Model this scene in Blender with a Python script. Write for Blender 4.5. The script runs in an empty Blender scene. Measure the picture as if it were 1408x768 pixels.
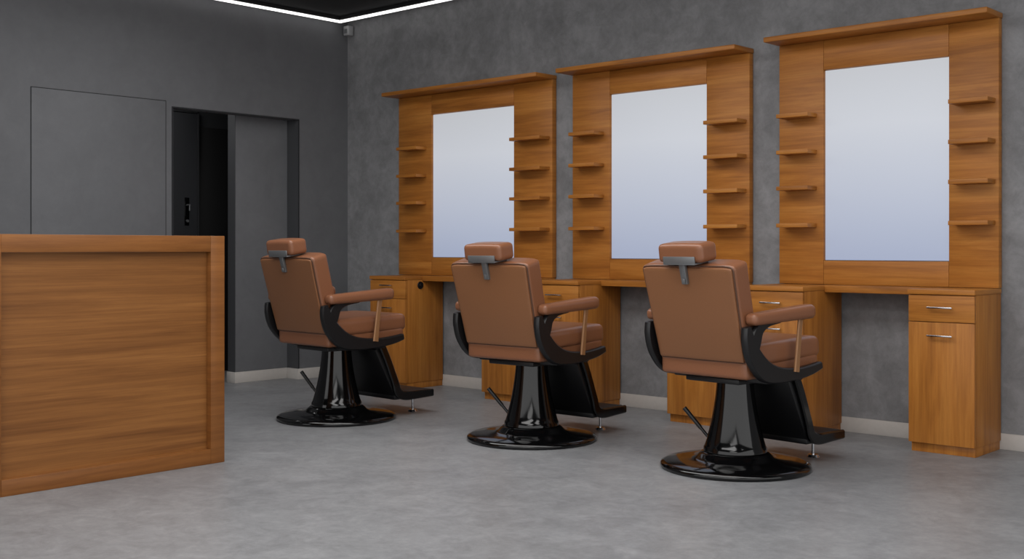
import bpy, bmesh, math
from mathutils import Vector, Matrix

scene = bpy.context.scene
coll = scene.collection
try:
    scene.view_settings.view_transform = 'Standard'
    scene.view_settings.look = 'None'
except Exception:
    pass

# ------------------------------------------------------------------ materials
def srgb(r, g, b):
    def f(c):
        c /= 255.0
        return c / 12.92 if c <= 0.04045 else ((c + 0.055) / 1.055) ** 2.4
    return (f(r), f(g), f(b), 1.0)

def new_mat(name):
    m = bpy.data.materials.new(name)
    m.use_nodes = True
    nt = m.node_tree
    b = nt.nodes['Principled BSDF']
    return m, nt, b

def coords(nt, scale, randomize=True):
    tc = nt.nodes.new('ShaderNodeTexCoord')
    mp = nt.nodes.new('ShaderNodeMapping')
    mp.inputs['Scale'].default_value = scale
    src = tc.outputs['Object']
    if randomize:
        oi = nt.nodes.new('ShaderNodeObjectInfo')
        mul = nt.nodes.new('ShaderNodeVectorMath'); mul.operation = 'MULTIPLY_ADD'
        mul.inputs[1].default_value = (17.0, 23.0, 31.0)
        nt.links.new(oi.outputs['Random'], mul.inputs[0])
        nt.links.new(src, mul.inputs[2])
        src = mul.outputs[0]
    nt.links.new(src, mp.inputs['Vector'])
    return mp.outputs['Vector']

def noise(nt, vec, scale, detail=6, rough=0.55, dist=0.0):
    n = nt.nodes.new('ShaderNodeTexNoise')
    n.inputs['Scale'].default_value = scale
    n.inputs['Detail'].default_value = detail
    n.inputs['Roughness'].default_value = rough
    n.inputs['Distortion'].default_value = dist
    nt.links.new(vec, n.inputs['Vector'])
    return n.outputs['Fac']

def ramp(nt, fac, stops):
    r = nt.nodes.new('ShaderNodeValToRGB')
    cr = r.color_ramp
    while len(cr.elements) > 1:
        cr.elements.remove(cr.elements[-1])
    cr.elements[0].position = stops[0][0]; cr.elements[0].color = stops[0][1]
    for p, c in stops[1:]:
        e = cr.elements.new(p); e.color = c
    nt.links.new(fac, r.inputs['Fac'])
    return r.outputs['Color']

def mixc(nt, a, b, fac, mode='MIX'):
    m = nt.nodes.new('ShaderNodeMix'); m.data_type = 'RGBA'; m.blend_type = mode
    if isinstance(fac, float): m.inputs[0].default_value = fac
    else: nt.links.new(fac, m.inputs[0])
    for i, v in ((6, a), (7, b)):
        if isinstance(v, tuple): m.inputs[i].default_value = v
        else: nt.links.new(v, m.inputs[i])
    return m.outputs[2]

def bump(nt, bsdf, h, strength, dist=0.002):
    b = nt.nodes.new('ShaderNodeBump')
    b.inputs['Strength'].default_value = strength
    b.inputs['Distance'].default_value = dist
    nt.links.new(h, b.inputs['Height'])
    nt.links.new(b.outputs['Normal'], bsdf.inputs['Normal'])

def wood(name, scale, dark, mid, light, rough=0.42, fine=4.0, dist=0.7):
    m, nt, b = new_mat(name)
    v = coords(nt, scale)
    n1 = noise(nt, v, 1.0, 6, 0.62, dist)
    c = ramp(nt, n1, [(0.28, dark), (0.5, mid), (0.72, light)])
    v2 = coords(nt, tuple(s * fine if s > 3 else s * 1.6 for s in scale))
    n2 = noise(nt, v2, 1.6, 8, 0.74, 0.3)
    c2 = ramp(nt, n2, [(0.32, (0.60, 0.53, 0.46, 1)), (0.58, (1, 1, 1, 1))])
    col = mixc(nt, c, c2, 0.7, 'MULTIPLY')
    nt.links.new(col, b.inputs['Base Color'])
    b.inputs['Roughness'].default_value = rough
    b.inputs['Specular IOR Level'].default_value = 0.3
    bump(nt, b, n2, 0.10, 0.001)
    return m

WH = wood('wood_horizontal', (1.0, 1.0, 12.0), srgb(140, 86, 34), srgb(171, 109, 45), srgb(188, 127, 59))
WV = wood('wood_vertical', (12.0, 12.0, 0.9), srgb(140, 86, 34), srgb(171, 109, 45), srgb(186, 125, 57))
WD = wood('wood_desk', (0.8, 0.8, 20.0), srgb(112, 70, 33), srgb(134, 87, 43), srgb(152, 102, 54), fine=4.0, dist=0.5)
WF = wood('wood_desk_frame', (0.8, 0.8, 7.0), srgb(118, 74, 36), srgb(134, 85, 42), srgb(146, 95, 49))

def plain(name, col, rough=0.5, metal=0.0, coat=0.0, nscale=40, nstr=0.0, var=0.0):
    m, nt, b = new_mat(name)
    v = coords(nt, (1, 1, 1))
    n = noise(nt, v, nscale, 5)
    lo = tuple(c * (1 - var) for c in col[:3]) + (1,)
    hi = tuple(min(1, c * (1 + var)) for c in col[:3]) + (1,)
    nt.links.new(ramp(nt, n, [(0.3, lo), (0.7, hi)]), b.inputs['Base Color'])
    b.inputs['Roughness'].default_value = rough
    b.inputs['Metallic'].default_value = metal
    b.inputs['Coat Weight'].default_value = coat
    if nstr: bump(nt, b, n, nstr)
    return m

def plaster(name, base, var, fine=0.16, s1=2.4):
    m, nt, b = new_mat(name)
    v = coords(nt, (1, 1, 1), False)
    n1 = noise(nt, v, s1, 10, 0.7, 0.5)
    n2 = noise(nt, v, 11.0, 9, 0.75, 0.4)
    lo = tuple(c * (1 - var) for c in base[:3]) + (1,)
    hi = tuple(c * (1 + var) for c in base[:3]) + (1,)
    c1 = ramp(nt, n1, [(0.34, lo), (0.66, hi)])
    c2 = ramp(nt, n2, [(0.32, (1 - fine,) * 3 + (1,)), (0.68, (1 + fine,) * 3 + (1,))])
    nt.links.new(mixc(nt, c1, c2, 1.0, 'MULTIPLY'), b.inputs['Base Color'])
    b.inputs['Roughness'].default_value = 0.75
    b.inputs['Specular IOR Level'].default_value = 0.3
    bump(nt, b, n2, 0.15, 0.004)
    return m

WALL_R = plaster('plaster_textured', srgb(127, 127, 129), 0.19, 0.19)
WALL_L = plaster('plaster_smooth_shaded', srgb(102, 103, 106), 0.07, 0.05)  # same paint as the right wall; left wall's shade put into this darker grey
DARKWALL = plain('dark_wall_paint', srgb(48, 49, 51), 0.6, var=0.05)
REVEAL_GREY = plain('reveal_dark_grey', srgb(66, 67, 70), 0.6, var=0.03)  # darker grey than the wall, for sheets over its reveal and end face
DARKDOOR = plain('dark_door_paint', srgb(54, 55, 58), 0.45, var=0.03)
BLACKVOID = plain('opening_dark', srgb(8, 8, 9), 0.8)  # black for the unlit opening, its darkness put into the colour
CEIL = plain('ceiling_black', srgb(26, 26, 28), 0.8, var=0.05)
BASEB = plain('baseboard_paint', srgb(186, 181, 176), 0.5, var=0.03)
SEAM = plain('seam_dark', srgb(34, 35, 38), 0.8)

def floor_mat():
    m, nt, b = new_mat('floor_vinyl')
    v = coords(nt, (1.0, 1.0, 1.0), False)
    n1 = noise(nt, v, 0.9, 6, 0.6, 0.3)
    n2 = noise(nt, v, 6.0, 10, 0.78, 0.6)
    n3 = noise(nt, v, 30.0, 6, 0.7)
    c1 = ramp(nt, n1, [(0.3, srgb(127, 128, 131)), (0.7, srgb(140, 141, 143))])
    c2 = ramp(nt, n2, [(0.3, (0.70, 0.70, 0.705, 1)), (0.5, (0.95, 0.95, 0.95, 1)), (0.7, (1.20, 1.20, 1.20, 1))])
    c3 = ramp(nt, n3, [(0.3, (0.82, 0.82, 0.82, 1)), (0.7, (1.11, 1.11, 1.11, 1))])
    c = mixc(nt, c1, c2, 0.9, 'MULTIPLY')
    c = mixc(nt, c, c3, 0.9, 'MULTIPLY')
    nt.links.new(c, b.inputs['Base Color'])
    b.inputs['Roughness'].default_value = 0.40
    b.inputs['Specular IOR Level'].default_value = 0.35
    bump(nt, b, n3, 0.05, 0.001)
    return m
FLOOR = floor_mat()

LEATHER = plain('leather_brown', srgb(130, 84, 58), 0.34, nscale=260, nstr=0.10, var=0.05)
SHELL = plain('leather_back_panel', srgb(132, 88, 57), 0.40, nscale=200, nstr=0.08, var=0.04)
PIPING = plain('leather_piping', srgb(84, 56, 40), 0.5)
BLACK = plain('black_gloss_metal', srgb(7, 7, 8), 0.10)
BLACKS = plain('black_satin_metal', srgb(15, 15, 17), 0.42)
CHROME = plain('chrome', srgb(205, 205, 208), 0.2, metal=1.0)
STEEL = plain('grey_steel', srgb(128, 130, 132), 0.38, metal=0.6)
TAN = plain('tan_metal', srgb(150, 108, 72), 0.4, metal=0.2)
WHITEP = plain('white_plastic', srgb(160, 160, 162), 0.5)

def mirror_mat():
    # mirror glass; reflected pale-to-blue gradient painted in as emission, no lamp behind
    m, nt, b = new_mat('mirror_painted_reflection')
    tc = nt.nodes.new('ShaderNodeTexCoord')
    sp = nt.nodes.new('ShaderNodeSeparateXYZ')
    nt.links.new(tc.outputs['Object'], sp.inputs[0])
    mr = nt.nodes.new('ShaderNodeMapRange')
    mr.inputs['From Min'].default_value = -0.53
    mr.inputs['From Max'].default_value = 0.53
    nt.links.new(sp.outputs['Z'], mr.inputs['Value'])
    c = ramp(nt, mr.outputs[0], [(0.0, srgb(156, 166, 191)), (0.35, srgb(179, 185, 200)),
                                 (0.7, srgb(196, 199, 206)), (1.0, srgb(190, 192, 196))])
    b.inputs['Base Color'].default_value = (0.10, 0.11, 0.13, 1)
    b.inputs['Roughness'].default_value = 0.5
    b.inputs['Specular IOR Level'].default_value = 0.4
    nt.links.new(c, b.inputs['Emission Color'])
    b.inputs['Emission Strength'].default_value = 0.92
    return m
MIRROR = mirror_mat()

def emis(name, col, s):
    m, nt, b = new_mat(name)
    b.inputs['Emission Color'].default_value = col
    b.inputs['Emission Strength'].default_value = s
    b.inputs['Base Color'].default_value = (0.9, 0.9, 0.9, 1)
    return m
LED = emis('led_diffuser', (1, 0.98, 0.96, 1), 1.8)

# ------------------------------------------------------------------ helpers
def finish(bm, name, mat, parent=None, loc=(0, 0, 0), angle=35):
    bmesh.ops.recalc_face_normals(bm, faces=bm.faces[:])
    me = bpy.data.meshes.new(name)
    bm.to_mesh(me); bm.free()
    me.shade_smooth()
    me.set_sharp_from_angle(angle=math.radians(angle))
    me.materials.append(mat)
    ob = bpy.data.objects.new(name, me)
    ob.location = loc
    coll.objects.link(ob)
    if parent is not None: ob.parent = parent
    return ob

def add_box(bm, x0, x1, y0, y1, z0, z1, bev=0.0, seg=2, mtx=None):
    tb = bmesh.new()
    bmesh.ops.create_cube(tb, size=1.0)
    for v in tb.verts:
        v.co = Vector(((x0 + x1) / 2 + v.co.x * (x1 - x0), (y0 + y1) / 2 + v.co.y * (y1 - y0),
                       (z0 + z1) / 2 + v.co.z * (z1 - z0)))
    if bev > 0:
        bmesh.ops.bevel(tb, geom=tb.edges[:] + tb.verts[:], offset=bev, segments=seg, affect='EDGES', profile=0.5)
    if mtx is not None:
        bmesh.ops.transform(tb, matrix=mtx, verts=tb.verts[:])
    me = bpy.data.meshes.new('tmp'); tb.to_mesh(me); tb.free()
    bm.from_mesh(me); bpy.data.meshes.remove(me)

def wloc(o):
    if o is None: return Vector((0, 0, 0))
    return Vector(o.location) + wloc(o.parent)

def box(name, mat, x0, x1, y0, y1, z0, z1, parent=None, bev=0.002):
    """axis-aligned box given in world coordinates, origin at its centre"""
    x0, x1 = sorted((x0, x1)); y0, y1 = sorted((y0, y1))
    c = Vector(((x0 + x1) / 2, (y0 + y1) / 2, (z0 + z1) / 2))
    bm = bmesh.new()
    add_box(bm, x0 - c.x, x1 - c.x, y0 - c.y, y1 - c.y, z0 - c.z, z1 - c.z, bev)
    return finish(bm, name, mat, parent, c - wloc(parent))

def boxes(name, mat, lst, parent=None, bev=0.0015, origin=None):
    c = Vector(origin) if origin else Vector((0, 0, 0))
    bm = bmesh.new()
    for (x0, x1, y0, y1, z0, z1) in lst:
        x0, x1 = sorted((x0, x1)); y0, y1 = sorted((y0, y1))
        add_box(bm, x0 - c.x, x1 - c.x, y0 - c.y, y1 - c.y, z0 - c.z, z1 - c.z, bev)
    return finish(bm, name, mat, parent, c - wloc(parent))

def empty(name, loc, label=None, cat=None, group=None):
    e = bpy.data.objects.new(name, None)
    e.empty_display_size = 0.1
    e.location = loc
    coll.objects.link(e)
    if label: e['label'] = label
    if cat: e['category'] = cat
    if group: e['group'] = group
    return e

def structure(ob, label=None):
    ob['kind'] = 'structure'
    if label: ob['label'] = label
    return ob

def add_tube(bm, p0, p1, r0, r1=None, n=16, caps=True):
    r1 = r0 if r1 is None else r1
    p0, p1 = Vector(p0), Vector(p1)
    d = (p1 - p0).normalized()
    a = d.orthogonal().normalized(); b = d.cross(a)
    rings = []
    for p, r in ((p0, r0), (p1, r1)):
        rings.append([bm.verts.new(p + (a * math.cos(t) + b * math.sin(t)) * r)
                      for t in [2 * math.pi * i / n for i in range(n)]])
    for i in range(n):
        j = (i + 1) % n
        bm.faces.new((rings[0][i], rings[0][j], rings[1][j], rings[1][i]))
    if caps:
        bm.faces.new(rings[0][::-1]); bm.faces.new(rings[1])

def add_path_tube(bm, pts, r, n=10, closed=False):
    pts = [Vector(p) for p in pts]; N = len(pts)
    rings = []
    for i, p in enumerate(pts):
        a = pts[(i - 1) % N] if (closed or i > 0) else p
        c = pts[(i + 1) % N] if (closed or i < N - 1) else p
        d = (c - a).normalized()
        u = d.cross(Vector((0.13, 1, 0.07))).normalized(); w = d.cross(u)
        rings.append([bm.verts.new(p + (u * math.cos(t) + w * math.sin(t)) * r)
                      for t in [2 * math.pi * k / n for k in range(n)]])
    for i in range(N if closed else N - 1):
        A, B = rings[i], rings[(i + 1) % N]
        for k in range(n):
            l = (k + 1) % n
            bm.faces.new((A[k], A[l], B[l], B[k]))
    if not closed:
        bm.faces.new(rings[0][::-1]); bm.faces.new(rings[-1])

def add_lathe(bm, prof, n=64):
    rings = []
    for (r, z) in prof:
        rings.append([bm.verts.new((r * math.cos(2 * math.pi * i / n), r * math.sin(2 * math.pi * i / n), z)) for i in range(n)])
    for A, B in zip(rings[:-1], rings[1:]):
        for i in range(n):
            j = (i + 1) % n
            bm.faces.new((A[i], A[j], B[j], B[i]))
    bm.faces.new(rings[0][::-1]); bm.faces.new(rings[-1])

def add_cushion(bm, hx, hy, hz, r, mtx, deform=None, cuts=14):
    tb = bmesh.new()
    bmesh.ops.create_cube(tb, size=2.0)
    bmesh.ops.subdivide_edges(tb, edges=tb.edges[:], cuts=cuts, use_grid_fill=True)
    for v in tb.verts:
        q = []
        for c in v.co:
            s = 1 if c >= 0 else -1
            q.append(s * (1 - (1 - abs(c)) ** 1.9))
        p = Vector((q[0] * hx, q[1] * hy, q[2] * hz))
        inner = Vector((max(-(hx - r), min(hx - r, p.x)), max(-(hy - r), min(hy - r, p.y)),
                        max(-(hz - r), min(hz - r, p.z))))
        d = p - inner
        if d.length > 1e-7: p = inner + d.normalized() * r
        if deform: p = deform(p)
        v.co = p
    bmesh.ops.transform(tb, matrix=mtx, verts=tb.verts[:])
    me = bpy.data.meshes.new('tmp'); tb.to_mesh(me); tb.free()
    bm.from_mesh(me); bpy.data.meshes.remove(me)

def catmull(pts, sub=6):
    out = []
    P = [pts[0]] + list(pts) + [pts[-1]]
    for i in range(1, len(P) - 2):
        for k in range(sub):
            t = k / sub
            out.append(tuple(0.5 * ((2 * P[i][j]) + (-P[i - 1][j] + P[i + 1][j]) * t +
                       (2 * P[i - 1][j] - 5 * P[i][j] + 4 * P[i + 1][j] - P[i + 2][j]) * t * t +
                       (-P[i - 1][j] + 3 * P[i][j] - 3 * P[i + 1][j] + P[i + 2][j]) * t ** 3)
                       for j in range(len(P[i]))))
    out.append(tuple(pts[-1]))
    return out

def add_flatbar(bm, pts, xc, th):
    """pts: (y, z, width) swept in the YZ plane, thickness th about x = xc"""
    pts = catmull(pts)
    rings = []
    N = len(pts)
    for i, (y, z, w) in enumerate(pts):
        a = pts[max(0, i - 1)]; c = pts[min(N - 1, i + 1)]
        d = Vector((c[0] - a[0], c[1] - a[1])).normalized()
        n = Vector((-d.y, d.x))
        h = w / 2; t = th / 2; e = min(0.006, th / 3)
        prof = [(-t, -h + e), (-t + e, -h), (t - e, -h), (t, -h + e), (t, h - e), (t - e, h), (-t + e, h), (-t, h - e)]
        rings.append([bm.verts.new((xc + px, y + n.x * q, z + n.y * q)) for px, q in prof])
    for A, B in zip(rings[:-1], rings[1:]):
        for k in range(8):
            l = (k + 1) % 8
            bm.faces.new((A[k], A[l], B[l], B[k]))
    bm.faces.new(rings[0][::-1]); bm.faces.new(rings[-1])

# ------------------------------------------------------------------ room shell
CEILZ = 2.80
structure(box('floor', FLOOR, -3.0, 11.0, -10.0, 0.15, -0.1, 0.0, bev=0), 'mottled grey vinyl floor')
structure(box('ceiling', CEIL, -0.2, 9.5, -8.5, 0.15, CEILZ, CEILZ + 0.1, bev=0), 'matt black ceiling')
structure(box('wall_right', WALL_R, -0.14, 11.0, 0.0, 0.15, 0.0, CEILZ, bev=0), 'grey textured plaster wall')
OY0, OY1, OZ = -0.478, -1.568, 1.985       # doorway in the left wall
structure(boxes('wall_left', WALL_L, [
    (-0.14, 0, 0.0, OY0, 0, CEILZ),
    (-0.14, 0, OY1, -8.5, 0, CEILZ),
    (-0.14, 0, OY0, OY1, OZ, CEILZ)], bev=0), 'smooth grey wall with a doorway, shade painted into its colour')
structure(box('wall_return', WALL_L, -0.236, -0.142, 0.0, -0.950, 0.0, 2.3, bev=0.002), 'grey wall return behind the doorway')
structure(box('wall_passage_back', DARKWALL, -1.05, -0.95, 0.1, -2.4, 0.0, 2.4, bev=0))
structure(box('wall_passage_side', DARKWALL, -0.95, -0.142, -2.3, -2.4, 0.0, 2.4, bev=0))
structure(box('wall_passage_end', DARKWALL, -0.95, -0.246, 0.1, 0.0, 0.0, 2.4, bev=0))
structure(box('ceiling_passage', CEIL, -1.05, -0.142, 0.1, -2.4, 2.401, 2.45, bev=0))

dy0, dy1, dz = -1.613, -2.566, 2.02
d1 = box('door_1', WALL_L, 0.0005, 0.005, dy0 - 0.005, dy1 + 0.005, 0.085, dz - 0.005, bev=0.001)
structure(d1, 'flush grey concealed door leaf')
structure(boxes('trim_1', SEAM, [(0.0002, 0.004, dy0, dy0 - 0.005, 0.0, dz), (0.0002, 0.004, dy1 + 0.005, dy1, 0.0, dz),
                                 (0.0002, 0.004, dy0, dy1, dz - 0.005, dz)], bev=0), 'thin shadow gap around the concealed door')
structure(boxes('trim_2', SEAM, [(0.0002, 0.006, OY0 - 0.0005, OY0 - 0.007, 0.081, OZ - 0.001),
                                 (0.0002, 0.006, OY1 + 0.0005, OY1 + 0.010, 0, OZ - 0.001),
                                 (0.0002, 0.006, OY0 - 0.006, OY1 + 0.010, OZ - 0.010, OZ - 0.001)], bev=0),
          'thin dark metal edging of the doorway')
structure(boxes('reveal_sheet', REVEAL_GREY, [(-0.1405, -0.0005, OY0 - 0.0005, OY0 - 0.006, 0, OZ - 0.001)], bev=0), 'thin dark grey sheet over the doorway reveal')  # thin sheet laid over the wall's own reveal, darker than the wall
structure(boxes('return_end_sheet', REVEAL_GREY, [(-0.235, -0.143, -0.9505, -0.9545, 0, 2.3)], bev=0), 'thin dark grey sheet over the wall return end')  # thin sheet laid over the return's end face, darker than the wall
dk = box('door_2', DARKDOOR, -0.948, -0.905, -0.79, -1.68, 0.002, 2.07, bev=0.004)
structure(dk, 'dark grey door with a black lock plate')
structure(boxes('trim_3', SEAM, [(-0.949, -0.90, -0.776, -0.789, 0.0, 2.09), (-0.949, -0.90, -0.776, -1.70, 2.072, 2.09)], bev=0.001),
          'dark door casing')
box('lock_plate', BLACK, -0.905, -0.897, -0.868, -0.908, 1.18, 1.40, parent=dk, bev=0.003)
bm = bmesh.new(); add_tube(bm, (0, 0, 0), (0.04, 0, 0), 0.008); add_tube(bm, (0.036, 0, 0.0), (0.036, 0, -0.045), 0.006)
finish(bm, 'door_handle', STEEL, dk, Vector((-0.897, -0.888, 1.340)) - wloc(dk))
bm = bmesh.new(); add_tube(bm, (0, 0, 0), (0.012, 0, 0), 0.011)
finish(bm, 'lock_cylinder', STEEL, dk, Vector((-0.897, -0.888, 1.215)) - wloc(dk))
structure(box('dark_opening', BLACKVOID, -0.948, -0.93, -0.42, -0.775, 0.002, 1.97, bev=0.003), 'black slab standing for an unlit opening')  # darkness of the open passage put in as a black slab

BH = 0.08
structure(boxes('baseboard_right', BASEB, [(0.014, 9.0, -0.0005, -0.013, 0.0, BH)], bev=0.002), 'light grey baseboard')
structure(boxes('baseboard_left', BASEB, [(0.0005, 0.013, -0.0005, OY0 - 0.018, 0, BH),
                                          (-0.128, 0.0005, OY0 - 0.0065, OY0 - 0.018, 0, BH)], bev=0.001), 'light grey baseboard')
structure(boxes('baseboard_return', BASEB, [(-0.1415, -0.129, OY0 - 0.01, -0.966, 0, BH),
                                            (-0.236, -0.1415, -0.955, -0.966, 0, BH)], bev=0.002), 'light grey baseboard')
structure(boxes('baseboard_side', BASEB, [(0.0065, 0.018, OY1 - 0.02, -8.0, 0, BH)], bev=0.002), 'light grey baseboard')

led = empty('led_strip_light', (0.05, -0.1, CEILZ - 0.03),
            'thin bright white linear light around black ceiling edge', 'ceiling light')
def ledparts(y_in, x_in):
    boxes('light_housing', CEIL, [(x_in - 0.03, x_in + 0.03, y_in, -7.0, CEILZ - 0.022, CEILZ - 0.001),
                                  (x_in + 0.03, 8.0, y_in - 0.03, y_in + 0.03, CEILZ - 0.022, CEILZ - 0.001)], parent=led, bev=0)
    boxes('light_diffuser', LED, [(x_in - 0.014, x_in + 0.014, y_in + 0.014, -7.0, CEILZ - 0.036, CEILZ - 0.0225),
                                  (x_in + 0.0145, 8.0, y_in - 0.014, y_in + 0.014, CEILZ - 0.036, CEILZ - 0.0225)], parent=led, bev=0)
ledparts(-0.13, 0.065)

sen = empty('motion_sensor', (0.055, -0.040, 2.675), 'small white plastic motion sensor in the ceiling corner', 'sensor')
bm = bmesh.new(); add_box(bm, -0.03, 0.03, -0.025, 0.03, 0.0, 0.075, 0.006, 3)
finish(bm, 'sensor_body', WHITEP, sen)
bm = bmesh.new(); add_box(bm, -0.018, 0.018, -0.0285, -0.0253, 0.015, 0.05, 0.001)
finish(bm, 'sensor_lens', STEEL, sen)
bm = bmesh.new(); add_tube(bm, (0, 0.030, 0.05), (0, 0.0395, 0.05), 0.012)
finish(bm, 'mounting_bracket', WHITEP, sen)

# ------------------------------------------------------------------ mirror stations
TOPZ = 0.80
def station(x0, m0, m1, x1, ztop, li=0.14):
    st = empty('mirror_station', ((x0 + x1) / 2, -0.02, TOPZ + 0.001),
               'brown wood wall panel with tall mirror, small shelves, top ledge', 'mirror station',
               'barber mirror stations along the wall')
    F, B = -0.045, -0.002
    zt = ztop - 0.028
    z0 = TOPZ + 0.002
    box('side_panel', WH, x0, m0 - 0.001, F, B, z0, zt, st)
    box('side_panel', WH, m1 + 0.001, x1, F, B, z0, zt, st)
    box('header_panel', WH, m0, m1, F, B, 1.980, zt, st)
    box('lower_panel', WH, m0, m1, F, B, z0, 0.932, st)
    box('top_ledge', WH, x0 - 0.004, x1 + 0.004, -0.215, B, zt + 0.0005, ztop, st, bev=0.003)
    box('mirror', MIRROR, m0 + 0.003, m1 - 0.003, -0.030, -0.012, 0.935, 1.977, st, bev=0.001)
    box('mirror_backing', SEAM, m0 + 0.001, m1 - 0.001, -0.0115, -0.003, 0.933, 1.979, st, bev=0)
    wl, wr = m0 - x0, x1 - m1
    for z in (1.137, 1.343, 1.543, 1.745):
        for (a, b) in ((x0 + li * wl, m0 - 0.15 * wl), (m1 + 0.15 * wr, x1 - 0.065 * wr)):
            box('shelf', WH, a, b, -0.150, F - 0.0003, z - 0.022, z, st, bev=0.002)
    return st

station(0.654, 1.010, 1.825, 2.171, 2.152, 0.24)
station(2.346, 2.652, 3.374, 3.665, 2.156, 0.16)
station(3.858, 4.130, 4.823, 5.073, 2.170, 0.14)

def cabinet(x0, x1, D, label, grommet=False):
    c = empty('storage_cabinet', ((x0 + x1) / 2, -D / 2, 0.0), label, 'cabinet', 'wooden storage cabinets under the mirrors')
    back = -0.0145
    boxes('cabinet_body', WV, [(x0, x1, back, -(D - 0.019), 0.045, TOPZ - 0.026),
                               (x0 + 0.006, x1 - 0.006, back, -(D - 0.025), 0.0, 0.045)], c, origin=((x0 + x1) / 2, -D / 2, 0.4))
    box('cabinet_top', WH, x0 - 0.003, x1 + 0.003, back, -(D + 0.006), TOPZ - 0.0255, TOPZ, c, bev=0.003)
    xc = (x0 + x1) / 2
    dr = box('drawer', WH, x0 + 0.001, x1 - 0.001, -(D - 0.0185), -D, 0.643, TOPZ - 0.030, c, bev=0.0015)
    do = box('door', WV, x0 + 0.001, x1 - 0.001, -(D - 0.0185), -D, 0.048, 0.639, c, bev=0.0015)
    for par, z in ((dr, 0.735 if grommet else 0.712), (do, 0.575)):
        bm = bmesh.new()
        add_box(bm, -0.062, 0.062, -0.026, -0.019, -0.004, 0.004, 0.002)
        add_box(bm, -0.052, -0.044, -0.020, 0.0, -0.003, 0.003, 0)
        add_box(bm, 0.044, 0.052, -0.020, 0.0, -0.003, 0.003, 0)
        h = finish(bm, 'handle', CHROME, par, Vector((xc, -D, z)) - wloc(par))
        h['label'] = 'slim brushed metal bar handle'
    if grommet:
        bm = bmesh.new(); add_tube(bm, (0, 0, 0), (0.006, 0, 0), 0.028, 0.026, 24); add_tube(bm, (0.005, 0, 0), (0.012, 0, 0), 0.014, 0.012, 20)
        finish(bm, 'cable_grommet', BLACKS, c, Vector((x1, -0.24, 0.735)) - wloc(c))
    return c
LBL = 'narrow brown wood cabinet with one drawer above a door'
cabinet(0.722, 1.099, 0.385, 'narrow brown wood cabinet with black cable hole in its side', True)
cabinet(1.831, 2.171, 0.37, LBL)
cabinet(2.346, 2.714, 0.44, LBL)
cabinet(3.316, 3.665, 0.37, LBL)
cabinet(3.858, 4.222, 0.449, LBL)
cabinet(4.748, 5.073, 0.362, LBL)

for (a, b) in ((1.099, 1.831), (2.714, 3.316), (4.222, 4.748)):
    t = box('countertop', WH, a + 0.0032, b - 0.0032, -0.0005, -0.22, TOPZ - 0.034, TOPZ + 0.0015, bev=0.001)
    t['label'] = 'thin brown wood counter shelf spanning between two cabinets'
    t['category'] = 'countertop'
    t['group'] = 'counter shelves under the mirrors'

# ------------------------------------------------------------------ reception desk
DX, DY0, DY1, DH = 2.505, -2.806, -3.925, 1.057
desk = empty('reception_desk', (DX - 0.27, (DY0 + DY1) / 2, 0.0),
             'brown wood reception desk with raised frame around recessed panel', 'reception desk')
fw = 0.074
boxes('desk_frame', WF, [(DX - 0.07, DX, DY0, DY0 - fw, 0.0, DH), (DX - 0.07, DX, DY1 + fw, DY1, 0.0, DH),
                         (DX - 0.07, DX, DY0 - fw, DY1 + fw, DH - fw, DH), (DX - 0.07, DX, DY0 - fw, DY1 + fw, 0.0, fw - 0.006)],
      desk, bev=0.002, origin=(DX, -3.3, 0.5))
box('front_panel', WD, DX - 0.068, DX - 0.035, DY0 - fw - 0.0005, DY1 + fw + 0.0005, fw - 0.006, DH - fw - 0.0005, desk, bev=0)
boxes('desk_body', WF, [(DX - 0.55, DX - 0.0705, DY0, DY0 - 0.03, 0.0, DH - 0.04), (DX - 0.55, DX - 0.0705, DY1 + 0.03, DY1, 0.0, DH - 0.04),
                        (DX - 0.50, DX - 0.0705, DY0 - 0.0305, DY1 + 0.0305, 0.45, 0.48)], desk, origin=(DX - 0.3, -3.3, 0.5))
box('desk_top', WF, DX - 0.58, DX - 0.0705, DY0, DY1, DH - 0.039, DH, desk)

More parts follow.
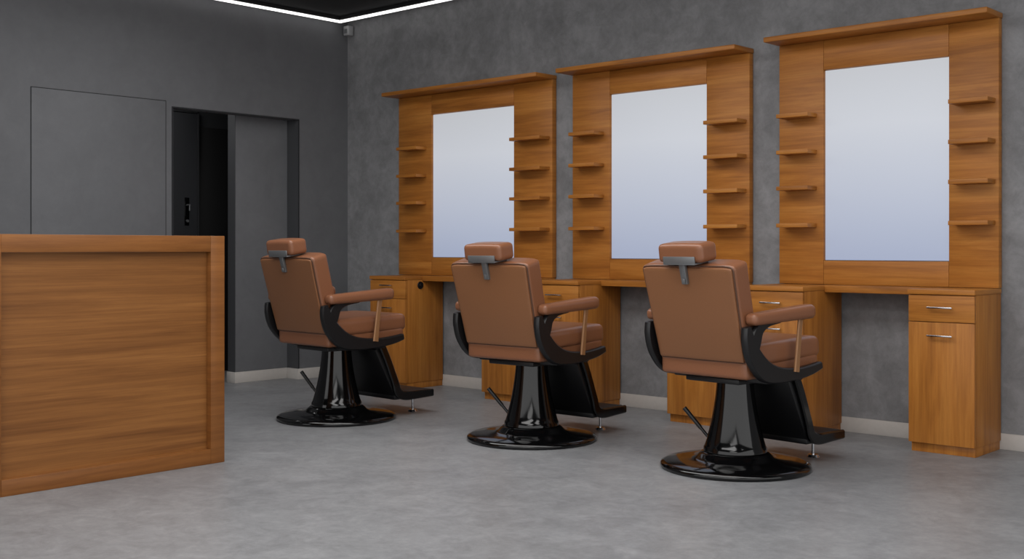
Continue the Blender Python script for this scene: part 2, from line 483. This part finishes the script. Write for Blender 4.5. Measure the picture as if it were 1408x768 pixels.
# ------------------------------------------------------------------ barber chair
def build_chair():
    ch = empty('barber_chair', (0, 0, 0))
    bm = bmesh.new()
    add_lathe(bm, [(0.325, 0.0), (0.338, 0.004), (0.341, 0.012), (0.337, 0.022), (0.318, 0.030), (0.25, 0.037),
                   (0.20, 0.043), (0.175, 0.052), (0.162, 0.066), (0.15, 0.074), (0.13, 0.078)], 96)
    finish(bm, 'base', BLACK, ch, angle=60)
    bm = bmesh.new()
    add_lathe(bm, [(0.144, 0.0785), (0.143, 0.094), (0.137, 0.104), (0.129, 0.13), (0.116, 0.18), (0.105, 0.23), (0.096, 0.28),
                   (0.089, 0.33), (0.085, 0.37), (0.083, 0.40)], 128)
    finish(bm, 'pedestal', BLACK, ch, angle=60)
    bm = bmesh.new()
    add_box(bm, -0.15, 0.15, -0.17, 0.17, 0.4005, 0.425, 0.006)
    add_box(bm, -0.262, 0.262, -0.12, -0.05, 0.41, 0.438, 0.006)
    add_box(bm, -0.262, 0.262, 0.08, 0.15, 0.41, 0.438, 0.006)
    finish(bm, 'seat_mount', BLACKS, ch)
    # seat
    bm = bmesh.new()
    def dseat(p):
        q = p.copy()
        if p.z > 0: q.z += 0.012 * (1 - (p.x / 0.25) ** 2) * (1 - (p.y / 0.27) ** 2)
        if p.y > 0: q.x *= 1 - 0.04 * (p.y / 0.27)
        return q
    add_cushion(bm, 0.252, 0.282, 0.050, 0.032, Matrix.Translation((0, 0.042, 0.541)) @ Matrix.Rotation(math.radians(2), 4, 'X'), dseat)
    add_cushion(bm, 0.242, 0.268, 0.040, 0.018, Matrix.Translation((0, 0.033, 0.476)) @ Matrix.Rotation(math.radians(1), 4, 'X'))
    finish(bm, 'seat', LEATHER, ch, angle=60)
    # backrest
    lean = math.radians(15)
    BM = Matrix.Translation((0, -0.245, 0.727)) @ Matrix.Rotation(lean, 4, 'X')
    bm = bmesh.new()
    def dback(p):
        q = p.copy()
        t = p.z / 0.22
        q.x *= 1 + 0.03 * t
        if p.y > 0: q.y += 0.008 * (1 - (p.x / 0.26) ** 2)
        else: q.y -= 0.012 * (1 - (p.x / 0.26) ** 2) * (1 - (p.z / 0.23) ** 2)
        ax = abs(p.x)
        if p.z > 0.10 and ax > 0.19:
            q.z -= 0.010 * ((ax - 0.19) / 0.065) ** 2 * ((p.z - 0.10) / 0.12)
        return q
    add_cushion(bm, 0.252, 0.050, 0.222, 0.016, BM, dback, 20)
    back = finish(bm, 'backrest', LEATHER, ch, angle=60)
    bm = bmesh.new()
    def dshell(p):
        return dback(Vector((p.x, -0.01, p.z))) + Vector((0, p.y + 0.01, 0))
    add_cushion(bm, 0.240, 0.006, 0.210, 0.004, BM @ Matrix.Translation((0, -0.0515, -0.001)), dshell, 14)
    sh = finish(bm, 'back_panel', SHELL, back, angle=60)
    sh['label'] = 'smooth tan rear panel'
    bm = bmesh.new()
    loop = []
    W, H, R = 0.245, 0.215, 0.016
    for cx, cz, a0 in ((W - R, H - R, 0), (-(W - R), H - R, 90), (-(W - R), -(H - R), 180), (W - R, -(H - R), 270)):
        for k in range(7):
            a = math.radians(a0 + 15 * k)
            loop.append((cx + R * math.cos(a), cz + R * math.sin(a)))
    dense = []
    for i in range(len(loop)):
        a = loop[i]; b = loop[(i + 1) % len(loop)]
        n = max(1, int(math.dist(a, b) / 0.03))
        for k in range(n): dense.append((a[0] + (b[0] - a[0]) * k / n, a[1] + (b[1] - a[1]) * k / n))
    pts = []
    for x, z in dense:
        pts.append(BM @ dback(Vector((x, -0.048, z))))
    add_path_tube(bm, pts, 0.0035, 8, True)
    finish(bm, 'piping', PIPING, back, angle=80)
    # headrest
    HM = Matrix.Translation((0, -0.340, 0.983)) @ Matrix.Rotation(math.radians(8), 4, 'X')
    bm = bmesh.new()
    def dhead(p):
        q = p.copy()
        q.z += 0.004 * (1 - (p.x / 0.13) ** 2) * (1 if p.z > 0 else 0)
        return q
    add_cushion(bm, 0.124, 0.056, 0.041, 0.020, HM, dhead)
    finish(bm, 'headrest', LEATHER, ch, angle=60)
    # bracket plate behind the headrest with a stem down the backrest
    bm = bmesh.new()
    add_box(bm, -0.088, 0.088, -0.063, -0.0565, -0.046, -0.012, 0.002, mtx=HM)
    add_box(bm, -0.088, 0.088, -0.063, 0.03, -0.048, -0.0415, 0.001, mtx=HM)
    add_box(bm, -0.016, 0.016, -0.078, -0.0620, 0.140, 0.262, 0.002, mtx=BM)
    add_box(bm, -0.009, 0.009, -0.085, -0.078, 0.145, 0.168, 0.003, mtx=BM)
    finish(bm, 'headrest_bracket', STEEL, ch)
    # arms, posts, side frames
    for s in (-1, 1):
        bm = bmesh.new()
        def darm(p):
            q = p.copy()
            t = (p.y + 0.22) / 0.44
            q.z *= 0.88 + 0.2 * t
            q.x *= 0.84 + 0.28 * t
            return q
        add_cushion(bm, 0.037, 0.222, 0.030, 0.024, Matrix.Translation((s * 0.279, -0.045, 0.708)) @ Matrix.Rotation(math.radians(3), 4, 'X'), darm)
        finish(bm, 'armrest', LEATHER, ch, angle=60)
        bm = bmesh.new()
        add_flatbar(bm, [(0.055, 0.455, 0.036), (0.07, 0.58, 0.030), (0.085, 0.690, 0.032)], s * 0.292, 0.012)
        finish(bm, 'arm_post', TAN, ch)
        bm = bmesh.new()
        add_flatbar(bm, [(-0.280, 0.665, 0.035), (-0.268, 0.61, 0.065), (-0.232, 0.54, 0.088), (-0.160, 0.475, 0.094), (-0.06, 0.448, 0.072),
                         (0.08, 0.444, 0.052), (0.19, 0.455, 0.044), (0.262, 0.470, 0.034)], s * 0.272, 0.034)
        add_flatbar(bm, [(-0.235, 0.545, 0.05), (-0.225, 0.60, 0.07), (-0.20, 0.65, 0.06), (-0.14, 0.674, 0.030), (-0.05, 0.680, 0.012)], s * 0.274, 0.026)
        finish(bm, 'side_frame', BLACKS, ch, angle=45)
    # footrest
    bm = bmesh.new()
    A = Vector((0, 0.13, 0.405)); Bq = Vector((0, 0.275, 0.125))
    L = (Bq - A).length; ang = math.atan2(Bq.y - A.y, A.z - Bq.z)
    M = Matrix.Translation((A + Bq) / 2) @ Matrix.Rotation(ang, 4, 'X')
    add_box(bm, -0.210, 0.210, -0.018, 0.018, -L / 2, L / 2, 0.005, mtx=M)
    add_box(bm, -0.210, 0.210, 0.255, 0.540, 0.100, 0.142, 0.008)
    fr = finish(bm, 'footrest', BLACKS, ch)
    for s in (-1, 1):
        bm = bmesh.new()
        add_flatbar(bm, [(0.145, 0.44, 0.044), (0.195, 0.34, 0.044), (0.250, 0.21, 0.046), (0.275, 0.145, 0.052), (0.33, 0.121, 0.052), (0.45, 0.121, 0.046), (0.536, 0.122, 0.042)],
                    s * 0.2205, 0.020)
        finish(bm, 'footrest_rail', BLACK, fr)
    bm = bmesh.new()
    add_tube(bm, (0.08, 0.50, 0.012), (0.08, 0.50, 0.101), 0.008)
    add_tube(bm, (0.08, 0.50, 0.0), (0.08, 0.50, 0.012), 0.030, 0.024, 24)
    finish(bm, 'footrest_foot', CHROME, fr)
    bm = bmesh.new()
    add_tube(bm, (-0.095, -0.035, 0.10), (-0.160, -0.058, 0.175), 0.0075)
    add_tube(bm, (-0.155, -0.056, 0.169), (-0.230, -0.083, 0.256), 0.0095, 0.0105)
    finish(bm, 'pump_lever', BLACKS, ch)
    bm = bmesh.new()
    add_tube(bm, (-0.10, 0.0, 0.405), (-0.115, 0.03, 0.30), 0.005)
    finish(bm, 'recline_lever', STEEL, ch)
    return ch

master = build_chair()
def descendants(o):
    out = []
    for c in o.children:
        out.append(c); out += descendants(c)
    return out
bpy.context.view_layer.update()
parts = descendants(master)
LC = 'brown leather barber chair on round black pedestal base'
spots = [((1.807, -1.574, 0), -3, 1.025), ((3.144, -1.356, 0), 2, 1.0), ((4.345, -1.313, 0), -6, 1.0)]
for i, (loc, rot, sc) in enumerate(spots):
    if i == 0:
        top = master
    else:
        top = master.copy(); coll.objects.link(top)
        mp = {master: top}
        for p in parts:
            q = p.copy(); q.parent = mp[p.parent]; coll.objects.link(q); mp[p] = q
    top.location = loc
    top.rotation_euler = (0, 0, math.radians(rot))
    top.scale = (sc, sc, sc)
    top['label'] = LC
    top['category'] = 'barber chair'; top['group'] = 'barber chairs facing the mirrors'

# ------------------------------------------------------------------ lights
def area(name, loc, size, power, rot=(0, 0, 0), col=(1, 0.985, 0.97)):
    l = bpy.data.lights.new(name, 'AREA'); l.shape = 'RECTANGLE'
    l.size, l.size_y = size; l.energy = power; l.color = col
    o = bpy.data.objects.new(name, l); o.location = loc; o.rotation_euler = rot
    coll.objects.link(o)
    return o
area('ceiling_lamp', (3.0, -2.4, 2.72), (4.2, 1.2), 74)
area('ceiling_lamp', (6.4, -2.6, 2.72), (2.4, 1.2), 36)
area('ceiling_lamp', (4.6, -4.8, 2.72), (4.0, 1.2), 72)
area('ceiling_lamp', (7.0, -6.8, 2.72), (3.0, 1.6), 42)
area('passage_fill', (-0.50, -1.4, 2.38), (0.3, 0.3), 4.0)  # fill light added without a fixture, to brighten the inner door

w = bpy.data.worlds.new('world'); scene.world = w; w.use_nodes = True
bg = w.node_tree.nodes['Background']
bg.inputs['Color'].default_value = (1.0, 0.995, 0.99, 1); bg.inputs['Strength'].default_value = 1.45

# ------------------------------------------------------------------ camera
cam = bpy.data.cameras.new('camera')
cam.sensor_width = 36.0
cam.lens = 1585.0 / 1408.0 * 36.0
cam.shift_y = -43.0 / 1408.0
cam.clip_start = 0.05
co = bpy.data.objects.new('camera', cam)
co.location = (7.139, -5.889, 1.0)
co.rotation_euler = (math.radians(90), 0, math.atan2(0.674, 0.739))
coll.objects.link(co)
scene.camera = co
